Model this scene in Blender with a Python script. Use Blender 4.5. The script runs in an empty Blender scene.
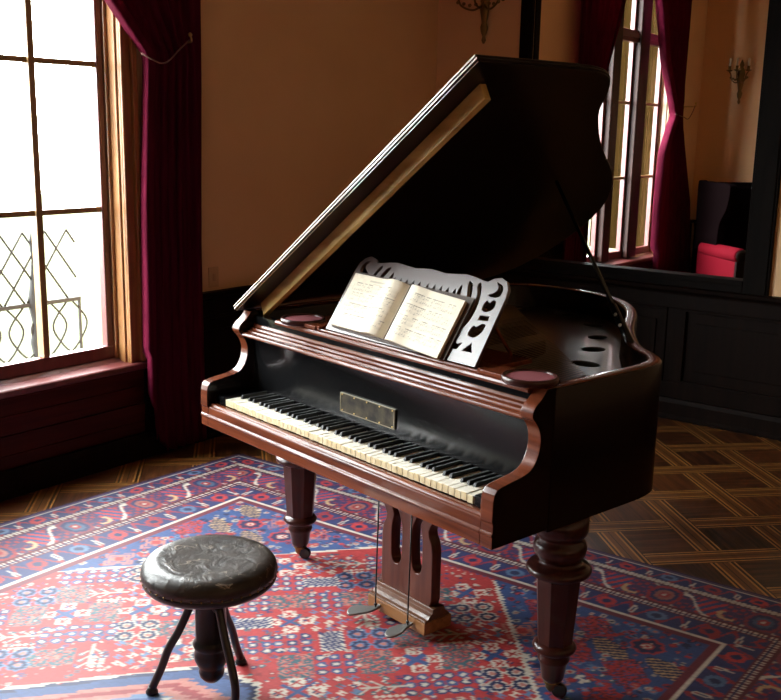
import bpy, bmesh, math, random
import numpy as np
from mathutils import Vector, Matrix
random.seed(7); rng = np.random.default_rng(11)
SC = bpy.context.scene
COL = SC.collection
PI = math.pi

# ------------------------------------------------------------------ helpers
class MB:
    """collects shapes, then links them as one mesh object"""
    def __init__(s): s.v = []; s.f = []; s.sm = []
    def add(s, vs, fs, smooth=False):
        o = len(s.v); s.v += [tuple(p) for p in vs]
        for f in fs: s.f.append([i + o for i in f]); s.sm.append(smooth)
        return s
    def box(s, x0, x1, y0, y1, z0, z1):
        vs = [(x, y, z) for z in (z0, z1) for y in (y0, y1) for x in (x0, x1)]
        return s.add(vs, [(0,2,3,1),(4,5,7,6),(0,1,5,4),(2,6,7,3),(0,4,6,2),(1,3,7,5)])
    def prism(s, pts, a0, a1, axis='x', smooth=False):
        """polygon pts extruded along axis; pts are the two other coordinates in xyz order"""
        n = len(pts)
        def P(p, a): return {'x': (a, p[0], p[1]), 'y': (p[0], a, p[1]), 'z': (p[0], p[1], a)}[axis]
        vs = [P(p, a0) for p in pts] + [P(p, a1) for p in pts]
        s.add(vs, [list(range(n))[::-1], [n + i for i in range(n)]])
        o = len(s.v) - 2 * n
        for i in range(n):
            j = (i + 1) % n
            s.f.append([o + i, o + j, o + n + j, o + n + i]); s.sm.append(smooth)
        return s
    def lathe(s, prof, c=(0, 0, 0), seg=32, smooth=True, cap=True):
        n = len(prof); vs = []
        for r, z in prof:
            for k in range(seg):
                a = 2 * PI * (k + .5) / seg
                vs.append((c[0] + r * math.cos(a), c[1] + r * math.sin(a), c[2] + z))
        fs = [(i*seg+k, i*seg+(k+1) % seg, (i+1)*seg+(k+1) % seg, (i+1)*seg+k) for i in range(n-1) for k in range(seg)]
        s.add(vs, fs, smooth)
        if cap:
            o = len(s.v) - n * seg
            s.f.append([o + k for k in range(seg)][::-1]); s.sm.append(False)
            s.f.append([o + (n-1)*seg + k for k in range(seg)]); s.sm.append(False)
        return s
    def tube(s, pts, r, seg=10, smooth=True):
        pts = [Vector(p) for p in pts]; n = len(pts)
        rs = r if isinstance(r, (list, tuple)) else [r] * n
        vs = []; up = None
        for i, p in enumerate(pts):
            t = (pts[min(i+1, n-1)] - pts[max(i-1, 0)]).normalized()
            if up is None:
                up = Vector((0, 0, 1)) if abs(t.z) < .9 else Vector((1, 0, 0))
            a = t.cross(up).normalized(); up = a.cross(t).normalized()
            for k in range(seg):
                g = 2 * PI * k / seg
                vs.append(p + rs[i] * (math.cos(g) * a + math.sin(g) * up))
        fs = [(i*seg+k, i*seg+(k+1) % seg, (i+1)*seg+(k+1) % seg, (i+1)*seg+k) for i in range(n-1) for k in range(seg)]
        fs += [list(range(seg))[::-1], [(n-1)*seg + k for k in range(seg)]]
        return s.add(vs, fs, smooth)
    def ball(s, c, r, seg=20, rings=12, sq=(1, 1, 1)):
        prof = []
        vs = []
        for i in range(rings + 1):
            a = -PI/2 + PI * i / rings; a = max(min(a, PI/2 - .02), -PI/2 + .02)
            for k in range(seg):
                g = 2 * PI * k / seg
                vs.append((c[0] + sq[0]*r*math.cos(a)*math.cos(g), c[1] + sq[1]*r*math.cos(a)*math.sin(g), c[2] + sq[2]*r*math.sin(a)))
        fs = [(i*seg+k, i*seg+(k+1) % seg, (i+1)*seg+(k+1) % seg, (i+1)*seg+k) for i in range(rings) for k in range(seg)]
        fs += [list(range(seg))[::-1], [rings*seg + k for k in range(seg)]]
        return s.add(vs, fs, True)
    def build(s, name, mat, parent=None, bevel=0, segs=2, xform=None, fixn=True):
        me = bpy.data.meshes.new(name)
        vs = s.v if xform is None else [tuple(xform @ Vector(p)) for p in s.v]
        me.from_pydata(vs, [], s.f); me.update()
        for p, q in zip(me.polygons, s.sm): p.use_smooth = q
        if fixn:
            bm = bmesh.new(); bm.from_mesh(me); bmesh.ops.recalc_face_normals(bm, faces=bm.faces); bm.to_mesh(me); bm.free()
        me.materials.append(mat)
        return link(name, me, parent, bevel, segs)

def link(name, me, parent=None, bevel=0, segs=2):
    o = bpy.data.objects.new(name, me); COL.objects.link(o); o.parent = parent
    if bevel:
        m = o.modifiers.new('bevel', 'BEVEL'); m.width = bevel; m.segments = segs; m.limit_method = 'ANGLE'; m.angle_limit = math.radians(40)
        m.harden_normals = False
    return o

def empty(name, loc=(0, 0, 0), rz=0):
    o = bpy.data.objects.new(name, None); COL.objects.link(o); o.location = loc; o.rotation_euler = (0, 0, rz)
    o.empty_display_size = .1
    return o

def tag(o, label=None, cat=None, group=None, kind=None):
    for k, v in (('label', label), ('category', cat), ('group', group), ('kind', kind)):
        if v: o[k] = v
    return o

def struct(o): o['kind'] = 'structure'; return o

def fret(name, loops, thick, mat, parent, xform, bevel=0.0):
    """flat board with pierced holes: 2D loops -> filled, extruded mesh"""
    cu = bpy.data.curves.new(name, 'CURVE'); cu.dimensions = '2D'; cu.fill_mode = 'BOTH'
    cu.extrude = thick / 2; cu.bevel_depth = bevel; cu.bevel_resolution = 1
    for lp in loops:
        sp = cu.splines.new('POLY'); sp.points.add(len(lp) - 1); sp.use_cyclic_u = True
        for i, p in enumerate(lp): sp.points[i].co = (p[0], p[1], 0, 1)
    tmp = bpy.data.objects.new(name + '_tmp', cu); COL.objects.link(tmp)
    dg = bpy.context.evaluated_depsgraph_get()
    me = bpy.data.meshes.new_from_object(tmp.evaluated_get(dg))
    bpy.data.objects.remove(tmp); bpy.data.curves.remove(cu)
    me.transform(xform); me.name = name
    me.materials.clear(); me.materials.append(mat)
    return link(name, me, parent)

def catmull(pts, n=8, closed=False):
    P = [np.array(p, float) for p in pts]; m = len(P); out = []
    rng_ = range(m) if closed else range(m - 1)
    for i in rng_:
        g = lambda k: P[k % m] if closed else P[min(max(k, 0), m - 1)]
        a, b, c, d = g(i-1), g(i), g(i+1), g(i+2)
        for t in np.linspace(0, 1, n, endpoint=False):
            out.append(tuple(.5*((2*b)+(c-a)*t+(2*a-5*b+4*c-d)*t*t+(3*b-a-3*c+d)*t**3)))
    if not closed: out.append(tuple(P[-1]))
    return out

def copy_tree(o, parent=None):
    c = o.copy(); COL.objects.link(c); c.parent = parent
    for ch in [q for q in bpy.data.objects if q.parent == o]: copy_tree(ch, c)
    return c

# ------------------------------------------------------------------ materials
def mat(name, col=(.5, .5, .5), rough=.5, metal=0, coat=0, coat_r=.05, spec=.5, sheen=0):
    m = bpy.data.materials.new(name); m.use_nodes = True
    b = m.node_tree.nodes['Principled BSDF']
    b.inputs['Base Color'].default_value = (*col, 1); b.inputs['Roughness'].default_value = rough
    b.inputs['Metallic'].default_value = metal; b.inputs['Coat Weight'].default_value = coat
    b.inputs['Coat Roughness'].default_value = coat_r; b.inputs['Specular IOR Level'].default_value = spec
    if sheen:
        b.inputs['Sheen Weight'].default_value = sheen; b.inputs['Sheen Roughness'].default_value = .4
        b.inputs['Sheen Tint'].default_value = (*[min(1, c * 3 + .1) for c in col], 1)
    return m
def nodes(m): return m.node_tree.nodes, m.node_tree.links, m.node_tree.nodes['Principled BSDF']
def N(m, t, **kw):
    n = m.node_tree.nodes.new(t)
    for k, v in kw.items(): setattr(n, k, v)
    return n
def mth(m, op, a, b=None, c=None):
    n = N(m, 'ShaderNodeMath', operation=op)
    for i, v in enumerate((a, b, c)):
        if v is None: continue
        if isinstance(v, (int, float)): n.inputs[i].default_value = v
        else: m.node_tree.links.new(v, n.inputs[i])
    return n.outputs[0]
def ramp(m, fac, stops):
    n = N(m, 'ShaderNodeValToRGB'); e = n.color_ramp.elements
    while len(e) < len(stops): e.new(.5)
    for i, (p, c) in enumerate(stops): e[i].position = p; e[i].color = (*c, 1)
    m.node_tree.links.new(fac, n.inputs[0]); return n.outputs[0]
def mixc(m, fac, a, b):
    n = N(m, 'ShaderNodeMix', data_type='RGBA')
    for i, v in ((0, fac), (6, a), (7, b)):
        if isinstance(v, (int, float)): n.inputs[i].default_value = v
        elif isinstance(v, tuple): n.inputs[i].default_value = (*v, 1)
        else: m.node_tree.links.new(v, n.inputs[i])
    return n.outputs[2]
def wood(name, dark, light, rough=.3, coat=.6, scale=(3, 40, 40), coat_r=.06, bump=0, contrast=1.0, spec=.5):
    """grain stretched along local x (scale's small axis)"""
    m = mat(name, light, rough, coat=coat, coat_r=coat_r, spec=spec); ns, ls, b = nodes(m)
    tc = N(m, 'ShaderNodeTexCoord'); mp = N(m, 'ShaderNodeMapping'); mp.inputs['Scale'].default_value = scale
    ls.new(tc.outputs['Object'], mp.inputs[0])
    no = N(m, 'ShaderNodeTexNoise'); no.inputs['Scale'].default_value = 1; no.inputs['Detail'].default_value = 5; no.inputs['Distortion'].default_value = .6
    ls.new(mp.outputs[0], no.inputs['Vector'])
    c = ramp(m, no.outputs['Fac'], [(.5 - .2 / contrast, dark), (.5 + .2 / contrast, light)])
    ls.new(c, b.inputs['Base Color'])
    return m

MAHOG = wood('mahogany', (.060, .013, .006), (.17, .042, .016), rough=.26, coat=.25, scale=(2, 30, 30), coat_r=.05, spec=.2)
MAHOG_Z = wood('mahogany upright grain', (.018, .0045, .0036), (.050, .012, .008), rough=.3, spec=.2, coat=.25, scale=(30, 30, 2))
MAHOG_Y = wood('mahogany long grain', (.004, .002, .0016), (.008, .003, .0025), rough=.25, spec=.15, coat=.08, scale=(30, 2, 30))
GOLDWOOD = wood('worn pale mahogany', (.17, .066, .018), (.30, .135, .042), rough=.32, coat=.2, scale=(3, 40, 40))
BLACK = mat('black lacquer', (.004, .004, .0045), .16, spec=.35)
EBONY = mat('ebony', (.007, .007, .0075), .42, spec=.3)
IVORY = wood('ivory', (.78, .72, .58), (.86, .82, .72), rough=.35, coat=.2, scale=(14, 3, 14))
IVFRONT = wood('ivory front', (.55, .42, .22), (.70, .60, .40), rough=.4, coat=.1, scale=(40, 3, 3))
BRASS = mat('brass', (.55, .36, .12), .35, 1)
OLDBRASS = mat('tarnished brass', (.20, .13, .05), .42, 1)
IRONPL = mat('bronzed iron plate', (.05, .042, .032), .30, .6, coat=.3)
DULLST = mat('dull steel', (.20, .195, .185), .45, .9)
STEEL = mat('steel', (.45, .44, .42), .38, 1)
BLKMETAL = mat('black iron', (.012, .011, .011), .38, .5, coat=.3)
FELT = mat('wine felt', (.20, .035, .045), .95)
SPRUCE = wood('spruce soundboard', (.14, .075, .03), (.2, .11, .05), rough=.5, coat=.2, scale=(2, 50, 50))

# walls
def plaster(name, c0, c1):
    m = mat(name, c0, .85); ns, ls, b = nodes(m)
    tc = N(m, 'ShaderNodeTexCoord'); no = N(m, 'ShaderNodeTexNoise'); no.inputs['Scale'].default_value = 1.3; no.inputs['Detail'].default_value = 6
    ls.new(tc.outputs['Object'], no.inputs['Vector'])
    ls.new(ramp(m, no.outputs['Fac'], [(.35, c0), (.65, c1)]), b.inputs['Base Color'])
    n2 = N(m, 'ShaderNodeTexNoise'); n2.inputs['Scale'].default_value = 160; n2.inputs['Detail'].default_value = 3
    ls.new(tc.outputs['Object'], n2.inputs['Vector'])
    bp = N(m, 'ShaderNodeBump'); bp.inputs['Strength'].default_value = .12; bp.inputs['Distance'].default_value = .004
    ls.new(n2.outputs['Fac'], bp.inputs['Height']); ls.new(bp.outputs[0], b.inputs['Normal'])
    return m
WALL = plaster('tan wall covering', (.66, .41, .225), (.72, .455, .255))
CEIL = plaster('ceiling plaster', (.72, .68, .60), (.78, .73, .65))
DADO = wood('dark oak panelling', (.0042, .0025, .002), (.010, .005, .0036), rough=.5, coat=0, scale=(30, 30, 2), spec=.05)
REDDADO = wood('dark red boards', (.030, .004, .0035), (.06, .008, .006), rough=.45, coat=0, scale=(3, 2, 40), spec=.1)
CASING = wood('window oak', (.20, .085, .028), (.36, .17, .06), rough=.38, coat=.3, scale=(30, 30, 2), coat_r=.15)
SASH = wood('red painted sash', (.085, .018, .018), (.125, .027, .025), rough=.38, coat=.3, scale=(30, 30, 3), coat_r=.15)
POSTM = wood('dark post', (.022, .009, .007), (.04, .014, .011), rough=.45, coat=0, scale=(30, 30, 3), spec=.2)
SHUT = wood('weathered shutter', (.008, .0044, .0012), (.015, .0085, .0024), rough=.8, coat=0, scale=(30, 30, 2), spec=.0)
MUNTIN = wood('weathered glazing bar', (.20, .115, .04), (.30, .18, .07), rough=.4, coat=.3, scale=(30, 30, 3))
FRAMEDK = wood('near black frame', (.0035, .0028, .0025), (.007, .0048, .004), rough=.5, coat=0, scale=(20, 20, 3), spec=.03)

def glass_mat():
    m = bpy.data.materials.new('window glass'); m.use_nodes = True; nt = m.node_tree; nt.nodes.clear()
    o = nt.nodes.new('ShaderNodeOutputMaterial'); t = nt.nodes.new('ShaderNodeBsdfTransparent'); g = nt.nodes.new('ShaderNodeBsdfGlossy')
    g.inputs['Roughness'].default_value = .02; t.inputs[0].default_value = (.96, .98, .97, 1)
    f = nt.nodes.new('ShaderNodeFresnel'); f.inputs[0].default_value = 1.45
    x = nt.nodes.new('ShaderNodeMixShader'); ge = nt.nodes.new('ShaderNodeNewGeometry'); k = nt.nodes.new('ShaderNodeMath'); k.operation = 'SUBTRACT'; k.inputs[0].default_value = 1
    nt.links.new(ge.outputs['Backfacing'], k.inputs[1]); q = nt.nodes.new('ShaderNodeMath'); q.operation = 'MULTIPLY'
    nt.links.new(k.outputs[0], q.inputs[0]); nt.links.new(f.outputs[0], q.inputs[1])
    nt.links.new(q.outputs[0], x.inputs[0]); nt.links.new(t.outputs[0], x.inputs[1]); nt.links.new(g.outputs[0], x.inputs[2])
    nt.links.new(x.outputs[0], o.inputs[0]); return m
GLASS = glass_mat()

def velvet():
    m = mat('crimson velvet', (.23, .012, .040), .85); ns, ls, b = nodes(m)
    b.inputs['Specular IOR Level'].default_value = .04
    tc = N(m, 'ShaderNodeTexCoord'); no = N(m, 'ShaderNodeTexNoise'); no.inputs['Scale'].default_value = 6; no.inputs['Detail'].default_value = 5
    mp = N(m, 'ShaderNodeMapping'); mp.inputs['Scale'].default_value = (6, 6, .5)
    ls.new(tc.outputs['Object'], mp.inputs[0]); ls.new(mp.outputs[0], no.inputs['Vector'])
    ls.new(ramp(m, no.outputs['Fac'], [(.35, (.055, .0030, .0120)), (.65, (.092, .0056, .021))]), b.inputs['Base Color'])
    out = ns['Material Output']; tr = N(m, 'ShaderNodeBsdfTranslucent'); tr.inputs[0].default_value = (.50, .018, .085, 1)
    mx = N(m, 'ShaderNodeMixShader'); mx.inputs[0].default_value = .07
    ls.new(b.outputs[0], mx.inputs[1]); ls.new(tr.outputs[0], mx.inputs[2]); ls.new(mx.outputs[0], out.inputs[0])
    return m
VELVET = velvet()

def parquet():
    m = mat('inlaid parquet', (.1, .05, .02), .36, coat=.1, coat_r=.2, spec=.3); ns, ls, b = nodes(m)
    tc = N(m, 'ShaderNodeTexCoord'); mp = N(m, 'ShaderNodeMapping'); mp.inputs['Rotation'].default_value = (0, 0, math.radians(44))
    mp.inputs['Location'].default_value = (.05, .11, 0)
    ls.new(tc.outputs['Object'], mp.inputs[0])
    sp = N(m, 'ShaderNodeSeparateXYZ'); ls.new(mp.outputs[0], sp.inputs[0])
    P = .35
    U = mth(m, 'DIVIDE', sp.outputs[0], P); V = mth(m, 'DIVIDE', sp.outputs[1], P)
    fu = mth(m, 'FRACT', U); fv = mth(m, 'FRACT', V)
    iu = mth(m, 'FLOOR', U); iv = mth(m, 'FLOOR', V)
    bw = .34
    bu = mth(m, 'LESS_THAN', fu, bw); bv = mth(m, 'LESS_THAN', fv, bw)
    par = mth(m, 'FRACT', mth(m, 'MULTIPLY', mth(m, 'ADD', iu, iv), .5)); over = mth(m, 'GREATER_THAN', par, .25)
    both = mth(m, 'MULTIPLY', bu, bv)
    # which band shows: 1 = band running along v (bounded in u)
    useu = mth(m, 'SUBTRACT', bu, mth(m, 'MULTIPLY', both, over))
    band = mth(m, 'MAXIMUM', bu, bv)
    t = mth(m, 'ADD', mth(m, 'MULTIPLY', fu, useu), mth(m, 'MULTIPLY', fv, mth(m, 'SUBTRACT', 1, useu)))
    t = mth(m, 'DIVIDE', t, bw)
    dk, md, lt = (.020, .007, .003), (.15, .054, .013), (.42, .19, .045)
    n = N(m, 'ShaderNodeValToRGB'); n.color_ramp.interpolation = 'CONSTANT'; e = n.color_ramp.elements
    st = [(0, dk), (.04, lt), (.12, dk), (.20, lt), (.28, md), (.46, dk), (.50, md), (.70, lt), (.78, dk), (.88, lt), (.95, dk)]
    while len(e) < len(st): e.new(.5)
    for i, (p, c) in enumerate(st): e[i].position = p; e[i].color = (*c, 1)
    ls.new(t, n.inputs[0])
    # squares: alternating grain
    def grain(sc):
        q = N(m, 'ShaderNodeMapping'); q.inputs['Scale'].default_value = sc; ls.new(mp.outputs[0], q.inputs[0])
        z = N(m, 'ShaderNodeTexNoise'); z.inputs['Scale'].default_value = 1; z.inputs['Detail'].default_value = 4; ls.new(q.outputs[0], z.inputs['Vector']); return z.outputs['Fac']
    g1 = grain((3, 45, 1)); g2 = grain((45, 3, 1))
    wn = N(m, 'ShaderNodeTexWhiteNoise', noise_dimensions='2D'); cb = N(m, 'ShaderNodeCombineXYZ'); ls.new(iu, cb.inputs[0]); ls.new(iv, cb.inputs[1]); ls.new(cb.outputs[0], wn.inputs['Vector'])
    gm = mth(m, 'ADD', mth(m, 'MULTIPLY', g1, over), mth(m, 'MULTIPLY', g2, mth(m, 'SUBTRACT', 1, over)))
    gm = mth(m, 'ADD', gm, mth(m, 'MULTIPLY', mth(m, 'SUBTRACT', wn.outputs['Value'], .5), .25))
    sq = ramp(m, gm, [(.3, (.020, .0065, .003)), (.7, (.11, .036, .011))])
    bd = mixc(m, mth(m, 'MULTIPLY', mth(m, 'SUBTRACT', 1, g1), .55), n.outputs[0], (.03, .012, .005))
    ls.new(mixc(m, band, sq, bd), b.inputs['Base Color'])
    return m
PARQUET = parquet()

def vcol(name, rough=.9, sheen=0, spec=.3):
    m = mat(name, (.5, .5, .5), rough, spec=spec); ns, ls, b = nodes(m)
    a = N(m, 'ShaderNodeVertexColor'); a.layer_name = 'Col'; ls.new(a.outputs['Color'], b.inputs['Base Color'])
    if sheen: b.inputs['Sheen Weight'].default_value = sheen
    return m

def grid_mesh(name, X, Y, Z, C, material, parent=None):
    """regular grid with per-vertex pattern colour"""
    h, w = X.shape
    co = np.stack([X, Y, Z], -1).reshape(-1, 3).astype(np.float32)
    i = (np.arange(h - 1)[:, None] * w + np.arange(w - 1)[None]).reshape(-1)
    q = np.stack([i, i + 1, i + w + 1, i + w], 1).astype(np.int32)
    me = bpy.data.meshes.new(name); me.vertices.add(len(co)); me.vertices.foreach_set('co', co.reshape(-1))
    me.loops.add(q.size); me.loops.foreach_set('vertex_index', q.reshape(-1))
    me.polygons.add(len(q)); me.polygons.foreach_set('loop_start', np.arange(0, q.size, 4, dtype=np.int32))
    me.update(calc_edges=True); me.validate()
    a = me.color_attributes.new('Col', 'FLOAT_COLOR', 'POINT')
    rgba = np.ones((len(co), 4), np.float32); rgba[:, :3] = C.reshape(-1, 3); a.data.foreach_set('color', rgba.reshape(-1))
    me.polygons.foreach_set('use_smooth', np.ones(len(q), bool))
    me.materials.append(material)
    return link(name, me, parent)

# ------------------------------------------------------------------ the room
XL, YB, XR, YF, ZC = -1.36, 3.35, 4.8, -4.4, 3.75
YE, TB = 8.05, .06                           # end wall of the next room; thickness of the wall between
OX0, OX1, OZ0, OZ1 = -.626, .820, .872, 3.35  # framed opening into the next room
WINS = [(-.62, .74), (5.42, 7.24), (-1.80, -.98)]          # openings along the left wall
WZ0, WZ1 = .50, 3.3
T = .14
b = MB()
ys = [YF - T] + [v for w in sorted(WINS) for v in w] + [YE + T]
for i in range(0, len(ys), 2): b.box(XL - T, XL, ys[i], ys[i+1], 0, ZC)
for a0, a1 in WINS:
    b.box(XL - T, XL, a0, a1, 0, WZ0 - .04); b.box(XL - T, XL, a0, a1, WZ1, ZC)
struct(b.build('wall_left', WALL))
b = MB(); b.box(XL, OX0, YB, YB + TB, 0, ZC); b.box(OX1, XR, YB, YB + TB, 0, ZC); b.box(OX0, OX1, YB, YB + TB, 0, OZ0 - .03); b.box(OX0, OX1, YB, YB + TB, OZ1, ZC)
struct(b.build('wall_back', WALL))
struct(MB().box(XL, XR, YE, YE + T, 0, ZC).build('wall_far', WALL))
struct(MB().box(XR, XR + T, YF - T, YE + T, 0, ZC).build('wall_right', WALL))
struct(MB().box(XL, XR, YF - T, YF, 0, ZC).build('wall_front', WALL))
struct(MB().box(XL - T, XR + T, YF - T, YE + T, ZC, ZC + .2).build('ceiling', CEIL))
struct(MB().box(XL - T, XR + T, YF - T, YE + T, -.2, 0).build('floor', PARQUET))
LAWN = mat('lawn', (.030, .034, .013), .95, spec=.1)
struct(MB().box(-30, XL - T, -30, 30, -1.2, -.9).build('ground', LAWN))

# dado panelling, rails, baseboards
DZ = .80
def panel_run(name, axis, fixed, sgn, a0, a1, n, mt):
    """panelled dado on a wall; axis the run goes along, fixed = wall plane, sgn = into the room"""
    b = MB()
    def bx(p0, p1, z0, z1, d0, d1):
        lo, hi = sorted((fixed + sgn * d0, fixed + sgn * d1))
        if axis == 'y': b.box(lo, hi, p0, p1, z0, z1)
        else: b.box(p0, p1, lo, hi, z0, z1)
    bx(a0, a1, .0, DZ - .03, 0, .012)
    bx(a0, a1, DZ - .13, DZ - .05, .012, .026); bx(a0, a1, .12, .22, .012, .026)
    st = (a1 - a0) / n
    for k in range(n + 1):
        c = a0 + k * st; bx(max(a0, c - .05), min(a1, c + .05), .22, DZ - .13, .012, .026)
    for k in range(n):
        p0, p1 = a0 + k * st + .05, a0 + (k + 1) * st - .05
        for q0, q1, z0, z1 in ((p0, p1, .22, .235), (p0, p1, DZ - .145, DZ - .13), (p0, p0 + .015, .22, DZ - .13), (p1 - .015, p1, .22, DZ - .13)):
            bx(q0, q1, z0, z1, .012, .034)
        bx(p0 + .07, p1 - .07, .30, DZ - .21, .012, .022)
    return struct(b.build(name, mt, bevel=.003))
def rail(name, axis, fixed, sgn, a0, a1, prof, mt):
    pts = [(fixed + sgn * d, z) for d, z in prof]
    b = MB()
    if axis == 'y':
        vs0 = [(p[0], a0, p[1]) for p in pts]; vs1 = [(p[0], a1, p[1]) for p in pts]
    else:
        vs0 = [(a0, p[0], p[1]) for p in pts]; vs1 = [(a1, p[0], p[1]) for p in pts]
    n = len(pts); b.add(vs0 + vs1, [list(range(n)), list(range(n, 2*n))] + [(i, (i+1) % n, n + (i+1) % n, n + i) for i in range(n)])
    return struct(b.build(name, mt))
RAILP = [(0, DZ - .07), (.018, DZ - .07), (.026, DZ - .04), (.048, DZ - .025), (.052, DZ - .005), (.045, DZ), (0, DZ)]
BASEP = [(0, 0), (.045, 0), (.045, .015), (.034, .03), (.034, .10), (.024, .125), (0, .125)]
cas = .075
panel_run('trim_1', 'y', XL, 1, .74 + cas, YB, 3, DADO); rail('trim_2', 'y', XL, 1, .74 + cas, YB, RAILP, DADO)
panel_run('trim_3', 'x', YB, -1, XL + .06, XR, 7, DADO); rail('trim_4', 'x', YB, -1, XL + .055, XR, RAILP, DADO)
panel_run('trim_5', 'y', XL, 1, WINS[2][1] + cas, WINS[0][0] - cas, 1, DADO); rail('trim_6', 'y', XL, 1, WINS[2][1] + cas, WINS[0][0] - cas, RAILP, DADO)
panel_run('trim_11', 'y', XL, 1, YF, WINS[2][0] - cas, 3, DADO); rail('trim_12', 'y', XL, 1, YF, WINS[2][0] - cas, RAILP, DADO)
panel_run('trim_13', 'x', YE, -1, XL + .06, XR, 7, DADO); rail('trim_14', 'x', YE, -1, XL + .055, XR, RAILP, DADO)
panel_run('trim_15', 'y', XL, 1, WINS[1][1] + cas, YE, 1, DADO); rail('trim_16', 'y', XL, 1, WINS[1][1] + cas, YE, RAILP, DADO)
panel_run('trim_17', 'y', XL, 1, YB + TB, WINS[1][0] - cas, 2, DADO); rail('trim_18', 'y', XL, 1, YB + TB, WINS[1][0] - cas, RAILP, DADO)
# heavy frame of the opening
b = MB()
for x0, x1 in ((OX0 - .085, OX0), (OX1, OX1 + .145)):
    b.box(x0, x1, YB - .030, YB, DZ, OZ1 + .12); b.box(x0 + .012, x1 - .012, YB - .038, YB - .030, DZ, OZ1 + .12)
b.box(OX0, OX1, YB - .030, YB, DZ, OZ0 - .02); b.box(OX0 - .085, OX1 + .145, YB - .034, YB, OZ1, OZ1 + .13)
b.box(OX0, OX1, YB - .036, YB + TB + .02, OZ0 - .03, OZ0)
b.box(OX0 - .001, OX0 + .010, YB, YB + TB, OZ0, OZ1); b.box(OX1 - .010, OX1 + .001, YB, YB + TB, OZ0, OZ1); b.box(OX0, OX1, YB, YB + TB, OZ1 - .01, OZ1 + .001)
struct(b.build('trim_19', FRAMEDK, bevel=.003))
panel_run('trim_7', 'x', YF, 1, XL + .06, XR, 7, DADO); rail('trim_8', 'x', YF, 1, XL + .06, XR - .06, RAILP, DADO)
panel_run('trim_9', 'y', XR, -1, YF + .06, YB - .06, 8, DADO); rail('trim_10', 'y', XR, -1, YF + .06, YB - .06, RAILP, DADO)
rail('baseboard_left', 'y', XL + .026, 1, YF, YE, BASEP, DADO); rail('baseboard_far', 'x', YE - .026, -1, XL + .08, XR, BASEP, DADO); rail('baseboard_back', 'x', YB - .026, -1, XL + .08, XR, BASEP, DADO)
rail('baseboard_front', 'x', YF + .026, 1, XL + .08, XR, BASEP, DADO); rail('baseboard_right', 'y', XR - .026, -1, YF + .08, YB - .08, BASEP, DADO)

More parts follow.
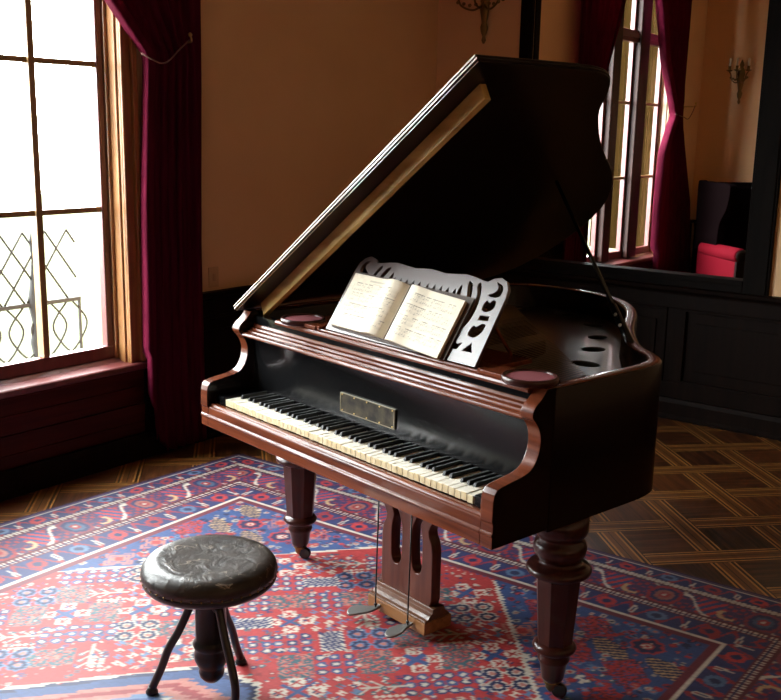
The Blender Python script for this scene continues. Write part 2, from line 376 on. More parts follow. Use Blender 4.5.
# windows
def window(idx, origin, rz, y0, y1, mull, posts=(), shutter=None):
    """local x into the room, y along the wall; mull: glazing mullions, posts: heavy posts (y0, y1)"""
    w = struct(empty('window_%d' % idx, origin, rz))
    Z = lambda z: z - WZ0
    gx = -.085; top = Z(WZ1)
    b = MB()                                     # casing on the wall
    for s, e in ((-1, y0), (1, y1)):
        def q(a, c): return sorted((e + s * a, e + s * c))
        b.box(0, .022, *q(-.012, cas), -.03, top + .10); b.box(.022, .045, *q(cas - .03, cas), -.03, top + .10)
        b.box(.022, .034, *q(-.012, .004), -.03, top + .10)
    b.box(0, .030, y0 - cas, y1 + cas, top - .012, top + .10)
    b.build('window_frame', CASING, w, bevel=.004)
    b = MB()
    for s, e in ((-1, y0), (1, y1)):
        b.box(-T, 0, *sorted((e, e - s * .022)), 0, top); b.box(gx - .03, gx + .035, *sorted((e - s * .022, e - s * .040)), 0, top)
    b.box(-T, 0, y0, y1, top - .022, top)
    b.build('jamb', CASING, w, bevel=.003)
    a0, a1 = y0 + .040, y1 - .040
    TR = Z(2.53); st = .040
    lights = []; c = a0
    for p0, p1 in posts: lights.append((c, p0)); c = p1
    lights.append((c, a1))
    b = MB()
    for l0, l1 in lights:
        b.box(gx - .022, gx + .022, l0, l0 + st, .02, top - .03); b.box(gx - .022, gx + .022, l1 - st, l1, .02, top - .03)
    b.box(gx - .022, gx + .026, a0, a1, .02, .085)
    b.box(gx - .03, gx + .05, a0, a1, TR - .05, TR + .05); b.box(gx - .03, gx + .062, a0, a1, TR - .012, TR + .016)
    b.box(gx - .022, gx + .022, a0, a1, top - .09, top - .022)
    b.build('sash', SASH, w, bevel=.004)
    for p0, p1 in posts: MB().box(gx - .03, gx + .075, p0, p1, .02, top - .03).build('post', POSTM, w, bevel=.006)
    for y in mull:
        b = MB(); b.box(gx - .02, gx + .030, y - .017, y + .017, .085, TR - .05); b.box(gx - .02, gx + .02, y - .014, y + .014, TR + .05, top - .09)
        b.build('mullion', MUNTIN, w, bevel=.004)
    for z in (1.265, 1.945):
        b = MB()
        for l0, l1 in lights: b.box(gx - .014, gx + .016, l0 + st, l1 - st, Z(z) - .013, Z(z) + .013)
        b.build('glazing_bar', MUNTIN, w, bevel=.003)
    zs = [.085, Z(1.265), Z(1.945), TR - .05]
    for l0, l1 in lights:
        cuts = [l0 + st - .006] + [y for y in mull if l0 < y < l1] + [l1 - st + .006]
        for p0, p1 in zip(cuts, cuts[1:]):
            for k in range(3): MB().box(gx - .002, gx + .002, p0, p1, zs[k] - .004, zs[k+1] + .004).build('pane', GLASS, w)
            MB().box(gx - .002, gx + .002, p0, p1, TR + .046, top - .086).build('pane', GLASS, w)
    if shutter is not None:
        l0, l1 = lights[shutter]
        b = MB(); b.box(-T - .58, -T - .03, l1 - .012, l1 + .02, .02, top); b.box(-T - .03, gx - .032, l1 - .010, y1 - .010, .02, top)
        for k in range(3): b.box(-T - .52, -T - .07, l1 - .022, l1 - .012, zs[k] + .05, zs[k+1] - .05)
        b.build('shutter', SHUT, w, bevel=.003)
    b = MB(); b.prism([(-T - .02, -.035), (.055, -.035), (.062, -.028), (.062, -.006), (.055, 0), (-.03, .004), (-.05, .02), (-T - .02, .02)], y0 - cas - .01, y1 + cas + .01, 'y')
    b.build('window_sill', SASH, w, bevel=.003)
    b = MB()                                     # boards below the sill
    for k in range(5): b.box(0, .020 - .004 * (k % 2), y0 - cas, y1 + cas, -WZ0 + k * .093, -WZ0 + k * .093 + .091)
    b.box(.0, .03, y0 - cas, y1 + cas, -.05, -.035)
    b.build('apron_board', REDDADO, w, bevel=.003)
    return w
window(1, (XL, 0, WZ0), 0, WINS[0][0], WINS[0][1], (.31, -.375), ((-.15, -.02),))
window(2, (XL, 0, WZ0), 0, WINS[1][0], WINS[1][1], (), ((6.03, 6.18), (6.56, 6.76)), 2)
window(3, (XL, 0, WZ0), 0, WINS[2][0], WINS[2][1], (-1.39,), ())

# balcony railing outside
IRON = mat('weathered dark railing', (.018, .018, .018), .7, spec=.1)
rl = tag(empty('balcony_railing', (-2.1, .35, -.9)), 'grey lattice balcony railing with scrolls outside the left window', 'railing')
RX = 0
b = MB(); b.box(-.012, .012, -1.2, .64, 1.6, 1.622); b.build('handrail', IRON, rl, bevel=.003)
b = MB()
per = .27
for k in range(13):
    y = -1.05 + k * per / 2
    for s in (-1, 1):
        f = min(1, ((.62 - y) if s > 0 else (y + 1.18)) / per)
        if f > .05: b.tube([(0, y, 2.0), (0, y + s * per * f, 2.0 - .39 * f)], .0055, 6)
b.build('lattice', IRON, rl)
b = MB()
for k in range(13):
    y = -1.05 + k * per / 2
    for s in (-1, 1):
        b.tube(catmull([(0, y + s * .02, 1.60), (0, y + s * .11, 1.48), (0, y + s * .05, 1.36), (0, y - s * .08, 1.22), (0, y - s * .10, .95)], 5), .0055, 6)
b.build('scroll', IRON, rl)
b = MB(); b.lathe([(.004, 2.02), (.02, 1.95), (.012, 1.85), (.03, 1.7), (.045, 1.62), (.022, 1.5), (.04, 1.40), (.02, 1.28), (.03, 1.1), (.03, .0)], (0, .36, 0), 12)
b.build('ornate_post', IRON, rl)
for y in (-1.19, .635): MB().box(-.006, .006, y - .006, y + .006, 0, 1.62).build('post', IRON, rl)

# ------------------------------------------------------------------ the grand piano
PSI = 0.198630209
W = 1.46
piano = tag(empty('grand_piano', (0, 0, 0), -PSI), 'dark mahogany grand piano with its lid propped open, standing on the red patterned rug', 'piano')
FZ = .008                                        # rug surface
RIMZ0, RIMZ1 = .60, 1.01
outer = catmull([(0, .22), (0, .7), (0, 1.18), (.008, 1.34), (.045, 1.48), (.12, 1.58), (.23, 1.635), (.36, 1.66), (.50, 1.655), (.645, 1.605), (.75, 1.53), (.843, 1.437), (.929, 1.325), (1.0, 1.215),
                 (1.085, 1.093), (1.19, .965), (1.28, .872), (1.372, .812), (1.434, .748), (1.4565, .668), (1.46, .57), (1.46, .40), (1.46, .22)], 4)
def offset(pts, d):
    out = []; n = len(pts)
    for i, p in enumerate(pts):
        a = np.array(pts[max(i-1, 0)]); c = np.array(pts[min(i+1, n-1)]); t = (c - a); t /= np.linalg.norm(t)
        out.append((p[0] + d * t[1], p[1] - d * t[0]))
    return out
inner = offset(outer, .045)
b = MB(); n = len(outer)
prof = [(outer, RIMZ0), (outer, RIMZ1 - .008), (offset(outer, .003), RIMZ1 - .002), (offset(outer, .010), RIMZ1), (offset(outer, .036), RIMZ1), (offset(outer, .042), RIMZ1 - .002), (inner, RIMZ1 - .008), (inner, RIMZ0)]
vs = [(p[0], p[1], z) for lp, z in prof for p in lp]; fs = []
for j in range(8):
    for i in range(n - 1): fs.append((j*n+i, j*n+i+1, ((j+1) % 8)*n+i+1, ((j+1) % 8)*n+i))
fs += [[j*n for j in range(8)], [j*n+n-1 for j in range(8)]]
b.add(vs, fs, True)
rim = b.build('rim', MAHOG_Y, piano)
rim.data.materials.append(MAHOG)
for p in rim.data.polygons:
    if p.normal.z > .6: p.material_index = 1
m_ = rim.modifiers.new('es', 'EDGE_SPLIT'); m_.split_angle = math.radians(50)
# underside and soundboard
b = MB(); b.prism(offset(outer, .04), .655, .68, 'z'); b.build('soundboard', SPRUCE, piano)
b = MB()
for y0, x1 in ((.5, 1.42), (.85, 1.24), (1.2, .88)): MB().box(.04, x1, y0, y0 + .07, .60, .655).build('underframe_beam', MAHOG, piano)
# keybed and key slip
b = MB(); b.box(.045, W - .045, .012, .36, .607, .66); b.build('keybed', MAHOG, piano)
b = MB()
b.prism([(0, .607), (.012, .607), (.06, .607), (.06, .66), (.033, .692), (.020, .692), (.014, .690), (.012, .684), (.004, .682), (.003, .676), (.003, .652), (-.003, .649), (-.004, .643), (0, .641)], .045, W - .045, 'x')
b.build('key_slip', MAHOG, piano, bevel=.0025)
# cheeks with the scroll shoulder
ch = [(0, .607), (0, .641), (-.004, .643), (-.003, .649), (.002, .652), (.002, .676), (-.002, .683), (-.001, .74), (.003, .757), (.013, .769), (.03, .774)]
ch += catmull([(.03, .774), (.07, .780), (.115, .787), (.145, .800), (.166, .83), (.174, .87), (.165, .905), (.148, .928)], 5)[1:]
ch += catmull([(.148, .928), (.138, .940), (.138, .955), (.150, .972), (.168, .985), (.182, 1.0), (.190, 1.012)], 4)[1:]
ch += [(.23, 1.012), (.23, .607)]
for x0, x1 in ((0, .045), (W - .045, W)):
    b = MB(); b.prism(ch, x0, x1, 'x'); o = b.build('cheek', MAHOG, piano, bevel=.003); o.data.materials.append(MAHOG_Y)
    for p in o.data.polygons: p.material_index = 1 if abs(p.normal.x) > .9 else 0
# key blocks
for x0, x1 in ((.045, .107), (W - .107, W - .045)):
    MB().box(x0 + .001, x1 - .001, .036, .19, .662, .722).build('key_block', BLACK, piano, bevel=.004)
# keys
NW = 52; KX0, KX1 = .1085, W - .1085; kw = (KX1 - KX0) / NW
patt = [0, 2, 3, 5, 6]                            # C# D# F# G# A# sit after C D F G A
names = 'ABCDEFG'
black_after = {'A', 'C', 'D', 'F', 'G'}
mats_w = [IVORY, IVFRONT]
def white_key(i):
    x0 = KX0 + i * kw; dz = random.uniform(-.0014, .0008); g = .0010
    b = MB(); b.box(x0 + g, x0 + kw - g, .0365, .20, .694 + dz, .717 + dz)
    o = b.build('white_key', IVORY, piano, bevel=.001, segs=1)
    o.data.materials.append(IVFRONT)
    for p in o.data.polygons:
        if p.normal.y < -.9: p.material_index = 1
        p.use_smooth = False
    return o
for i in range(NW): white_key(i)
offs = {'A': .10, 'C': -.12, 'D': .12, 'F': -.14, 'G': 0}
for i in range(NW - 1):
    nm = names[i % 7]
    if nm in black_after:
        c = KX0 + (i + 1) * kw + offs[nm] * kw * .6; hw = .0052; bw = .0066
        z0, z1 = .712, .7285 + random.uniform(-.0005, .0005)
        vs = [(c - bw, .086, z0), (c + bw, .086, z0), (c + bw, .20, z0), (c - bw, .20, z0), (c - hw, .092, z1), (c + hw, .092, z1), (c + hw, .20, z1), (c - hw, .20, z1)]
        b = MB(); b.add(vs, [(0,3,2,1), (4,5,6,7), (0,1,5,4), (1,2,6,5), (2,3,7,6), (3,0,4,7)])
        b.build('black_key', EBONY, piano, bevel=.0018)
# fallboard, plaque, lip
b = MB()
fp = [(.196, .70), (.196, .725)] + catmull([(.196, .725), (.200, .76), (.201, .82), (.198, .88), (.190, .925)], 5)[1:] + [(.215, .928), (.222, .70)]
b.prism(fp, .046, W - .046, 'x', True); fb = b.build('fallboard', BLACK, piano, fixn=True)
fb.modifiers.new('es', 'EDGE_SPLIT').split_angle = math.radians(40)
pm = mat('brass plaque', (.16, .13, .085), .30, .6); ns, ls, bb = nodes(pm)
tc = N(pm, 'ShaderNodeTexCoord'); no = N(pm, 'ShaderNodeTexNoise'); no.inputs['Scale'].default_value = 22; no.inputs['Detail'].default_value = 6
ls.new(tc.outputs['Object'], no.inputs['Vector']); ls.new(ramp(pm, no.outputs['Fac'], [(.35, (.010, .009, .008)), (.7, (.085, .066, .042))]), bb.inputs['Base Color'])
b = MB(); b.box(.572, .846, .1955, .2015, .752, .817); pq = b.build('name_plaque', pm, fb, bevel=.001); pq['label'] = 'tarnished brass plaque'
b = MB()
for x0, x1, z0, z1 in ((.572, .846, .752, .7542), (.572, .846, .8148, .817), (.572, .5742, .7542, .8148), (.8438, .846, .7542, .8148)): b.box(x0, x1, .1935, .1965, z0, z1)
b.build('plaque_rim', mat('dull brass line', (.30, .25, .17), .4, .7), fb)
for x in (.582, .645, .709, .773, .836):
    for z in (.758, .811): MB().ball((x, .1945, z), .0028, 10, 6).build('screw', BRASS, fb)
b = MB()
b.prism([(.215, .922), (.158, .922), (.150, .925), (.147, .930), (.149, .936), (.155, .939), (.166, .940), (.169, .946), (.181, .949), (.184, .955), (.197, .957), (.201, .966), (.215, .967)], .047, W - .047, 'x')
b.build('fallboard_lip', MAHOG, piano, bevel=.0015)
b = MB(); b.box(.046, W - .046, .205, .235, .93, .995); b.build('name_board', BLACK, piano)
# shelf the desk and candle trays sit on
b = MB()
b.prism([(.30, .992), (.176, .992), (.168, .995), (.166, 1.002), (.170, 1.009), (.178, 1.011), (.30, 1.011)], .23, W - .047, 'x')
b.build('shelf', MAHOG, piano, bevel=.001)
b = MB(); b.prism([(.176, 1.0115), (.176, 1.015), (.179, 1.0185), (.183, 1.0185), (.186, 1.0145), (.26, 1.0135), (.26, 1.0115)], .47, 1.22, 'x')
b.box(.468, .480, .174, .20, 1.0115, 1.026); b.box(1.216, 1.228, .174, .20, 1.0115, 1.026)
b.build('desk_ledge', MAHOG, piano, bevel=.0015)
# candle trays
for sx in (-1, 1):
    cx = W / 2 + sx * .647 if sx > 0 else .335
    b = MB(); x0, x1 = sorted((W / 2 + .50, W / 2 + .645)) if sx > 0 else (.34, .46); b.box(x0, x1, .172, .262, 1.0115, 1.024)
    sl = b.build('tray_slide', MAHOG, piano, bevel=.002)
    b = MB(); b.lathe([(.074, 0), (.078, .003), (.078, .016), (.075, .019), (.070, .019), (.067, .015), (.067, .010)], (cx, .214, 1.0125), 40)
    tr = b.build('candle_tray', MAHOG_Z, piano)
    b = MB(); b.lathe([(.066, 0), (.066, .003)], (cx, .214, 1.0235), 40); b.build('felt', FELT, tr)
# music desk
th = math.radians(57)
DY, DZ0 = .192, 1.018
desk_x = Matrix.Translation((0, DY, DZ0)) @ Matrix.Rotation(th, 4, 'X')      # local (x, t, normal)
def arc(cx, cy, rx, ry, a0, a1, n=14): return [(cx + rx * math.cos(math.radians(a0 + (a1 - a0) * k / n)), cy + ry * math.sin(math.radians(a0 + (a1 - a0) * k / n))) for k in range(n + 1)]
DC = .846
half = [(.346, 0), (.344, .20), (.338, .232), (.321, .252), (.296, .260), (.268, .254), (.251, .242), (.231, .244), (.196, .250), (.156, .254), (.116, .250), (.07, .246), (.03, .250), (0, .252)]
HS = 1.08
out = [(DC + x, y * HS) for x, y in half] + [(DC - x, y * HS) for x, y in half[::-1][1:]]
holes = []
def both(lp):
    holes.append([(DC + x - .134, y * HS) for x, y in lp]); holes.append([(DC - x + .134, y * HS) for x, y in lp])
both([(.405, .035), (.448, .035), (.430, .066)])
both([(.340, .035), (.385, .035), (.398, .060), (.374, .052), (.352, .066)])
both(catmull([(.402, .082), (.428, .078), (.447, .094), (.452, .118), (.436, .122), (.420, .110), (.408, .112), (.400, .098)], 4, True))
both([(.412, .128), (.452, .132), (.452, .148), (.412, .144)])
both(catmull([(.410, .160), (.432, .156), (.452, .170), (.450, .190), (.438, .194), (.428, .184), (.418, .190), (.408, .180)], 4, True))
both(catmull([(.408, .205), (.430, .200), (.452, .206), (.456, .226), (.442, .242), (.420, .246), (.434, .230), (.428, .216)], 4, True))
both(catmull([(.372, .10), (.386, .13), (.388, .17), (.378, .21), (.360, .238), (.352, .225), (.366, .20), (.372, .16), (.366, .125)], 4, True))
both(catmull([(.335, .09), (.352, .12), (.356, .155), (.346, .20), (.330, .230), (.312, .236), (.318, .215), (.330, .19), (.336, .16), (.330, .12)], 4, True))
for c in (.146, .176, .206, .236, .266): both([(c, .05), (c + .014, .05), (c + .016, .19), (c + .007, .212), (c - .002, .19)])
both(catmull([(.292, .07), (.304, .10), (.308, .15), (.302, .195), (.290, .222), (.284, .20), (.290, .15), (.286, .10)], 4, True))
DESKM = wood('polished desk board', (.035, .016, .014), (.06, .028, .024), rough=.40, coat=.55, scale=(3, 40, 40), coat_r=.26, spec=.7)
desk = fret('music_desk', [out] + holes, .010, DESKM, piano, desk_x, .0012)
for x in (.62, 1.12): MB().tube([(x, DY + .105, DZ0 + .15), (x, .42, 1.014)], .006, 8).build('desk_strut', MAHOG, desk)
b = MB(); b.box(.27, 1.19, .30, .44, .998, 1.011); b.build('desk_slide', MAHOG, piano, bevel=.002)
# iron plate, strings, tuning pins
pl = offset(outer, .048)
pl = [p for p in pl if p[1] > .30]; pl = [(.048, .30)] + pl + [(W - .048, .30)]
hl = []
for cx, cy, rx, ry in ((1.06, .86, .055, .04), (1.22, .72, .06, .035), (.93, 1.07, .04, .05), (.80, 1.26, .035, .045), (.63, 1.45, .05, .035), (.40, 1.55, .05, .03), (.20, 1.48, .035, .04)):
    hl.append(arc(cx, cy, rx, ry, 0, 345, 23))
hl.append([(.10, .55), (.36, .55), (.30, 1.25), (.14, 1.30)]); hl.append([(.42, .55), (.70, .55), (.62, 1.15), (.40, 1.30)]); hl.append([(.76, .55), (1.0, .55), (.86, .90), (.72, 1.05)])
plate = fret('iron_plate', [pl] + hl, .014, IRONPL, piano, Matrix.Translation((0, 0, .905)), .002)
b = MB()
for k in range(70):
    x = .10 + k * .0175; L = max(.35, 1.22 - max(0, (k - 8)) * .0145)
    b.tube([(x, .34, .925), (x - .05, .34 + L * .92, .925)], .0011 if k > 18 else .002, 4)
st = b.build('strings', mat('string wire', (.35, .25, .15), .35, 1), piano); st['kind'] = 'stuff'
b = MB()
for k in range(70):
    for q in range(2): b.lathe([(.0032, 0), (.0032, .03)], (.10 + k * .0175, .36 + q * .03 + .004 * (k % 2), .913), 6)
tp = b.build('tuning_pins', STEEL, piano); tp['kind'] = 'stuff'
# lid
LA = math.radians(35.2); HZ = 1.012
LIDM = Matrix.Translation((0, 0, HZ)) @ Matrix.Rotation(-LA, 4, 'Y')
lo = [p for p in offset(outer, -.004) if p[1] > .59]
lid_out = [(-.006, .152), (W + .006, .152)] + [(W + .006, .575)] + lo[::-1]
cl = [lid_out[0], lid_out[1]]
def lid_layer(d, y0, z0, z1):
    pts = [(p[0], max(p[1], y0)) for p in lid_out]
    c = np.array([.6, .8]); pts = [(p[0] + (c[0]-p[0]) * d, p[1] if p[1] <= y0 + 1e-6 else p[1] + (c[1]-p[1]) * d) for p in pts]
    return pts, z0, z1
b = MB()
for d, y0, z0, z1 in ((.006, .158, 0, .006), (0, .151, .006, .012), (.006, .157, .012, .016), (.002, .153, .016, .022)):
    pts, a0, a1 = lid_layer(d, y0, z0, z1); b.prism(pts, a0, a1, 'z', False)
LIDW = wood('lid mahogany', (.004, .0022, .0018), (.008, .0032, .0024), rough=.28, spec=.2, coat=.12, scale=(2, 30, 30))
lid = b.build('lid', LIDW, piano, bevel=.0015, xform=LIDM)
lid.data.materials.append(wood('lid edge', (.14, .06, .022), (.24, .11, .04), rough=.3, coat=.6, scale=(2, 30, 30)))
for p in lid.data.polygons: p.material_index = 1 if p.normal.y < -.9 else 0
# front batten under the lid, gold reflection put into its base colour
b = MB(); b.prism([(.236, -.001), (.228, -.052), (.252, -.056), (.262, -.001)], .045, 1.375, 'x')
BATT = wood('batten painted reflection mahogany', (.38, .23, .065), (.62, .43, .15), rough=.24, coat=1.0, scale=(1.5, 14, 14), coat_r=.10)
bt = b.build('batten', BATT, lid, bevel=.003, xform=LIDM); bt['label'] = 'wooden batten with a gold reflection in its colour'
for y in (.35, .80, 1.22): MB().tube([(-.012, y - .04, 1.016), (-.012, y + .04, 1.016)], .007, 10).build('hinge', OLDBRASS, piano)
# prop stick
pa = Vector((1.205, .905, 1.0)); pe = Vector((.70 , 1.09, 0)); pe.z = HZ + pe.x * math.tan(LA) - .006
b = MB(); dv = (pe - pa)
b.tube([pa - Vector((0, 0, .03)), pa, pa + dv * .22], [.017, .017, .013], 10); b.tube([pa + dv * .22, pe], [.0085, .006], 10)
pp = b.build('lid_prop', BLACK, piano)
for k, q in ((.11, -.014), (.17, -.012)): MB().ball(pa + dv * k + Vector((.004, q, 0)), .0065, 10, 8).build('bolt', STEEL, pp)
# legs
def leg(x, y, name='leg'):
    b = MB()
    b.lathe([(.080, .60), (.080, .545), (.074, .532), (.064, .522), (.064, .516), (.074, .508), (.079, .490), (.076, .472), (.066, .460), (.060, .452), (.060, .446), (.072, .440),
             (.090, .434), (.097, .424), (.094, .413), (.080, .406), (.070, .400)][::-1], (x, y, 0), 32)
    b.lathe([(.068, .402), (.0535, .185)][::-1], (x, y, 0), 8, smooth=False)
    b.lathe([(.050, .190), (.060, .182), (.067, .172), (.063, .162), (.050, .156), (.043, .150), (.044, .142), (.049, .134), (.046, .124), (.041, .116), (.034, .070), (.030, .060)][::-1], (x, y, 0), 28)
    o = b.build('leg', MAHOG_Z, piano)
    b = MB(); b.lathe([(.002, .062), (.027, .060), (.026, .050), (.021, .046), (.020, .034), (.012, .022), (.004, .018)][::-1], (x, y, 0), 20); b.build('ferrule', OLDBRASS, o)
    b = MB()
    cx, cy = x + .024, y + .006
    vs = MB(); vs.lathe([(.020, -.010), (.023, -.007), (.023, .007), (.020, .010)], (0, 0, 0), 22)
    Mx = Matrix.Translation((cx, cy, FZ + .0235)) @ Matrix.Rotation(math.radians(35), 4, 'Z') @ Matrix.Rotation(PI/2, 4, 'X')
    vs.build('caster', BLKMETAL, o, xform=Mx)
    return o
leg(.083, .385); leg(W - .083, .385); leg(.36, 1.46)
# lyre
ly_y0, ly_y1 = .345, .387
lx = W / 2 + .022
b = MB()
b.prism([(.300, .030), (.300, .074), (.424, .074), (.424, .030)], lx - .148, lx + .148, 'x')
lb = b.build('lyre_base', GOLDWOOD, piano, bevel=.003)
b = MB(); b.prism([(.304, .0742), (.306, .079), (.318, .081), (.326, .090), (.338, .098), (.340, .112), (.392, .112), (.395, .098), (.406, .090), (.414, .081), (.420, .0742)], lx - .145, lx + .145, 'x')
b.build('lyre_moulding', wood('lyre moulding wood', (.07, .028, .014), (.13, .055, .027), rough=.3, spec=.3, coat=.3), piano, bevel=.001)
lyre_x = Matrix.Translation((lx, (ly_y0 + ly_y1) / 2, 0)) @ Matrix.Rotation(PI/2, 4, 'X')
sd = [(.118, .11), (.126, .135), (.126, .30), (.120, .335), (.108, .355), (.104, .375), (.112, .395), (.124, .41), (.126, .43), (.118, .60)]
lout = sd + [(-x, z) for x, z in sd[::-1]]
lh = []
for s in (-1, 1):
    hp = catmull([(s*.052, .205), (s*.072, .215), (s*.080, .25), (s*.080, .33), (s*.074, .365), (s*.070, .385), (s*.080, .41), (s*.083, .45), (s*.080, .52), (s*.068, .57), (s*.034, .57), (s*.022, .53), (s*.026, .48), (s*.046, .435), (s*.050, .42), (s*.044, .405), (s*.028, .37), (s*.022, .33), (s*.024, .25), (s*.034, .215)], 3, True)
    lh.append(hp)
LYREW = wood('lyre mahogany', (.055, .013, .008), (.11, .030, .016), rough=.3, spec=.25, coat=.2, scale=(30, 30, 2))
fret('lyre', [lout] + lh, .036, LYREW, piano, lyre_x, .003)
for px, tip in ((lx - .085, (-.045, -.005)), (lx + .082, (-.010, .0))):
    b = MB(); cz = .050
    ol = catmull([(px - .009, .31), (px - .010, .285), (px - .020 + tip[0]*.5, .262), (px - .026 + tip[0], .235), (px - .016 + tip[0], .205), (px + .004 + tip[0], .198), (px + .020 + tip[0], .212), (px + .022 + tip[0]*.5, .245), (px + .010, .275), (px + .009, .31)], 4)
    vs = []; nn = len(ol)
    for dz in (0, .008): vs += [(p[0], p[1], cz + dz - (.31 - p[1]) * .20) for p in ol]
    b.add(vs, [list(range(nn)), list(range(nn, 2*nn))] + [(i, (i+1) % nn, nn + (i+1) % nn, nn + i) for i in range(nn)])
    pd = b.build('pedal', DULLST, piano, bevel=.002)
    b = MB(); b.tube([(px, .283, .048), (px, .283, .085), (px + .004, .290, .607)], .0028, 8); b.ball((px, .283, .062), .006, 10, 8); b.build('pedal_rod', BLKMETAL, piano)

# ------------------------------------------------------------------ sheet music on the desk
NXp, NYp = 150, 130
def page_pattern(seed, title):
    r = np.random.default_rng(seed)
    C = np.ones((NYp, NXp, 3)) * np.array([.78, .71, .57])
    blot = r.normal(size=(NYp // 10 + 2, NXp // 10 + 2)); yy, xx = np.mgrid[0:NYp, 0:NXp]
    C *= (1 + .03 * blot[yy // 10, xx // 10])[..., None]
    edge = np.minimum.reduce([xx, NXp - 1 - xx, yy, NYp - 1 - yy]); C *= np.where(edge < 4, .93, 1)[..., None]
    ink = np.array([.10, .085, .07])
    def dab(y0, y1, x0, x1, a): 
        C[max(0, y0):y1, max(0, x0):x1] = C[max(0, y0):y1, max(0, x0):x1] * (1 - a * .62) + ink * a * .62
    systems = [16, 42, 68, 94] if not title else [14, 40, 66, 90]
    for sy in systems:                            # y counted from the page foot
        for st in (0, 10):
            for l in range(5): dab(sy + st + int(l * 1.3), sy + st + int(l * 1.3) + 1, 12, NXp - 10, .16)
            x = 18
            while x < NXp - 16:
                if r.random() < .72:
                    h = int(r.integers(0, 6)); dab(sy + st + h, sy + st + h + 2, x, x + 3, .62)
                    dab(sy + st + h, sy + st + h + 6, x + 2, x + 3, .5)
                    if st == 10 and r.random() < .75: dab(sy + st + 8, sy + st + 10, x, x + 8, .95)
                x += int(r.integers(4, 7))
        dab(sy - 1, sy + 16, 12, 13, .5)
        for bx in (44, 76, 108, 139): dab(sy, sy + 16, bx, bx + 1, .3)
    if title: dab(116, 120, 50, 96, .5); dab(111, 113, 62, 84, .4)
    return C
PAPER = vcol('old printed paper', .75, spec=.3)
book = tag(empty('sheet_music', (0, 0, 0), -PSI), 'open book of sheet music with yellowed pages resting on the piano music desk', 'sheet music')
bk = Matrix.Translation((.795, DY - .0065 + .5 * .011, DZ0 + .0045 + .866 * .011)) @ Matrix.Rotation(th, 4, 'X') @ Matrix.Rotation(math.radians(-1.6), 4, 'Z')
def page(sgn, seed, title):
    pw, ph = .262, .192
    u = np.linspace(0, 1, NXp); v = np.linspace(0, 1, NYp); U, V = np.meshgrid(u, v)
    Ux = U if sgn > 0 else 1 - U                   # distance from spine
    X = sgn * (.002 + Ux * pw); Y = V * ph - .012 * Ux * (1 if sgn > 0 else .35)
    Z = .013 + .018 * np.exp(-((Ux - .2) / .16) ** 2) * (1 if sgn < 0 else .7) - .012 * np.exp(-(Ux / .05) ** 2) + .004 * Ux
    C = page_pattern(seed, title)
    P = np.stack([X, Y, Z, np.ones_like(X)], -1) @ np.array(bk).T
    return grid_mesh('page', P[..., 0], P[..., 1], P[..., 2], C, PAPER, book)
page(-1, 3, True); page(1, 5, False)
# page blocks and cover under the leaves
EDGE = mat('page edges', (.55, .47, .34), .8); COVER = mat('brown book cover', (.055, .035, .025), .7)
for s in (-1, 1):
    u = np.linspace(0, 1, 24); zz = .0115 + .018 * np.exp(-((u - .2) / .16) ** 2) * (1 if s < 0 else .7) - .012 * np.exp(-(u / .05) ** 2) + .004 * u
    b = MB(); nn = len(u); vs = []
    for t in (-.0115, .1795):
        sh = np.zeros_like(u) if t > 0 else u * 0
        vs += [(s * (.003 + .259 * a), t + .0125 - .012 * a * (1 if s > 0 else .35) - .0005, .004) for a in u] + [(s * (.003 + .259 * a), t + .0125 - .012 * a * (1 if s > 0 else .35) - .0005, z) for a, z in zip(u, zz)]
    fs = []
    for i in range(nn - 1): fs += [(i, i+1, nn+i+1, nn+i), (2*nn+i, 3*nn+i, 3*nn+i+1, 2*nn+i+1), (nn+i, nn+i+1, 3*nn+i+1, 3*nn+i), (i, 2*nn+i, 2*nn+i+1, i+1)]
    fs += [(0, nn, 3*nn, 2*nn), (nn-1, 3*nn-1, 4*nn-1, 2*nn-1)]
    b.add(vs, fs); b.build('page_block', EDGE, book, xform=bk)
b = MB(); b.box(-.268, .282, -.008, .199, -.0, .0040); b.build('cover', COVER, book, xform=bk, bevel=.001)
# ------------------------------------------------------------------ the rug
RW, RL, CS = 3.18, 4.30, .0072
nu, nv = int(RW / CS) + 1, int(RL / CS) + 1
uu, vv = np.meshgrid(np.linspace(0, RW, nu), np.linspace(0, RL, nv))
RED = np.array([.40, .040, .042]); RED2 = np.array([.27, .028, .035]); NAVY = np.array([.020, .026, .080]); BLUE = np.array([.042, .080, .21])
SKY = np.array([.11, .19, .33]); WHT = np.array([.58, .53, .45]); PINK = np.array([.45, .17, .14]); MAROON = np.array([.12, .022, .035]); TEAL = np.array([.05, .12, .15]); GOLD = np.array([.40, .24, .09])
C = np.zeros((nv, nu, 3)); C[:] = RED
dd = np.minimum.reduce([uu, RW - uu, vv, RL - vv])
side = np.argmin(np.stack([uu, RW - uu, vv, RL - vv]), 0)
aa = np.where(side < 2, vv, uu)                      # distance along the border
ac = aa - np.where(side < 2, RL / 2, RW / 2)
FB = .505
vs_ = np.minimum(vv, RL - vv)
zig = lambda t, p, a: a * np.abs(((t / p) % 1) * 2 - 1)
hexf = vs_ - (FB + .0 + 1.17 * np.maximum(0, np.abs(uu - RW/2) - .25)) - zig(uu + vv, .030, .018) + .005
field = dd > FB
sp = field & (hexf < 0)
C[sp] = BLUE
line = field & (np.abs(hexf) < .011) & (vs_ > FB + .02); 
medf = vs_ - (1.60 + 1.25 * np.maximum(0, np.abs(uu - RW/2) - .10)) - zig(uu + vv, .034, .020)
med = field & (medf > 0)
for k, c in enumerate([NAVY, BLUE, BLUE, PINK, RED2, PINK, SKY, BLUE]):
    q = field & (medf > k * .035); C[q] = c
q = field & (medf > .28); C[q] = RED
KM = .80
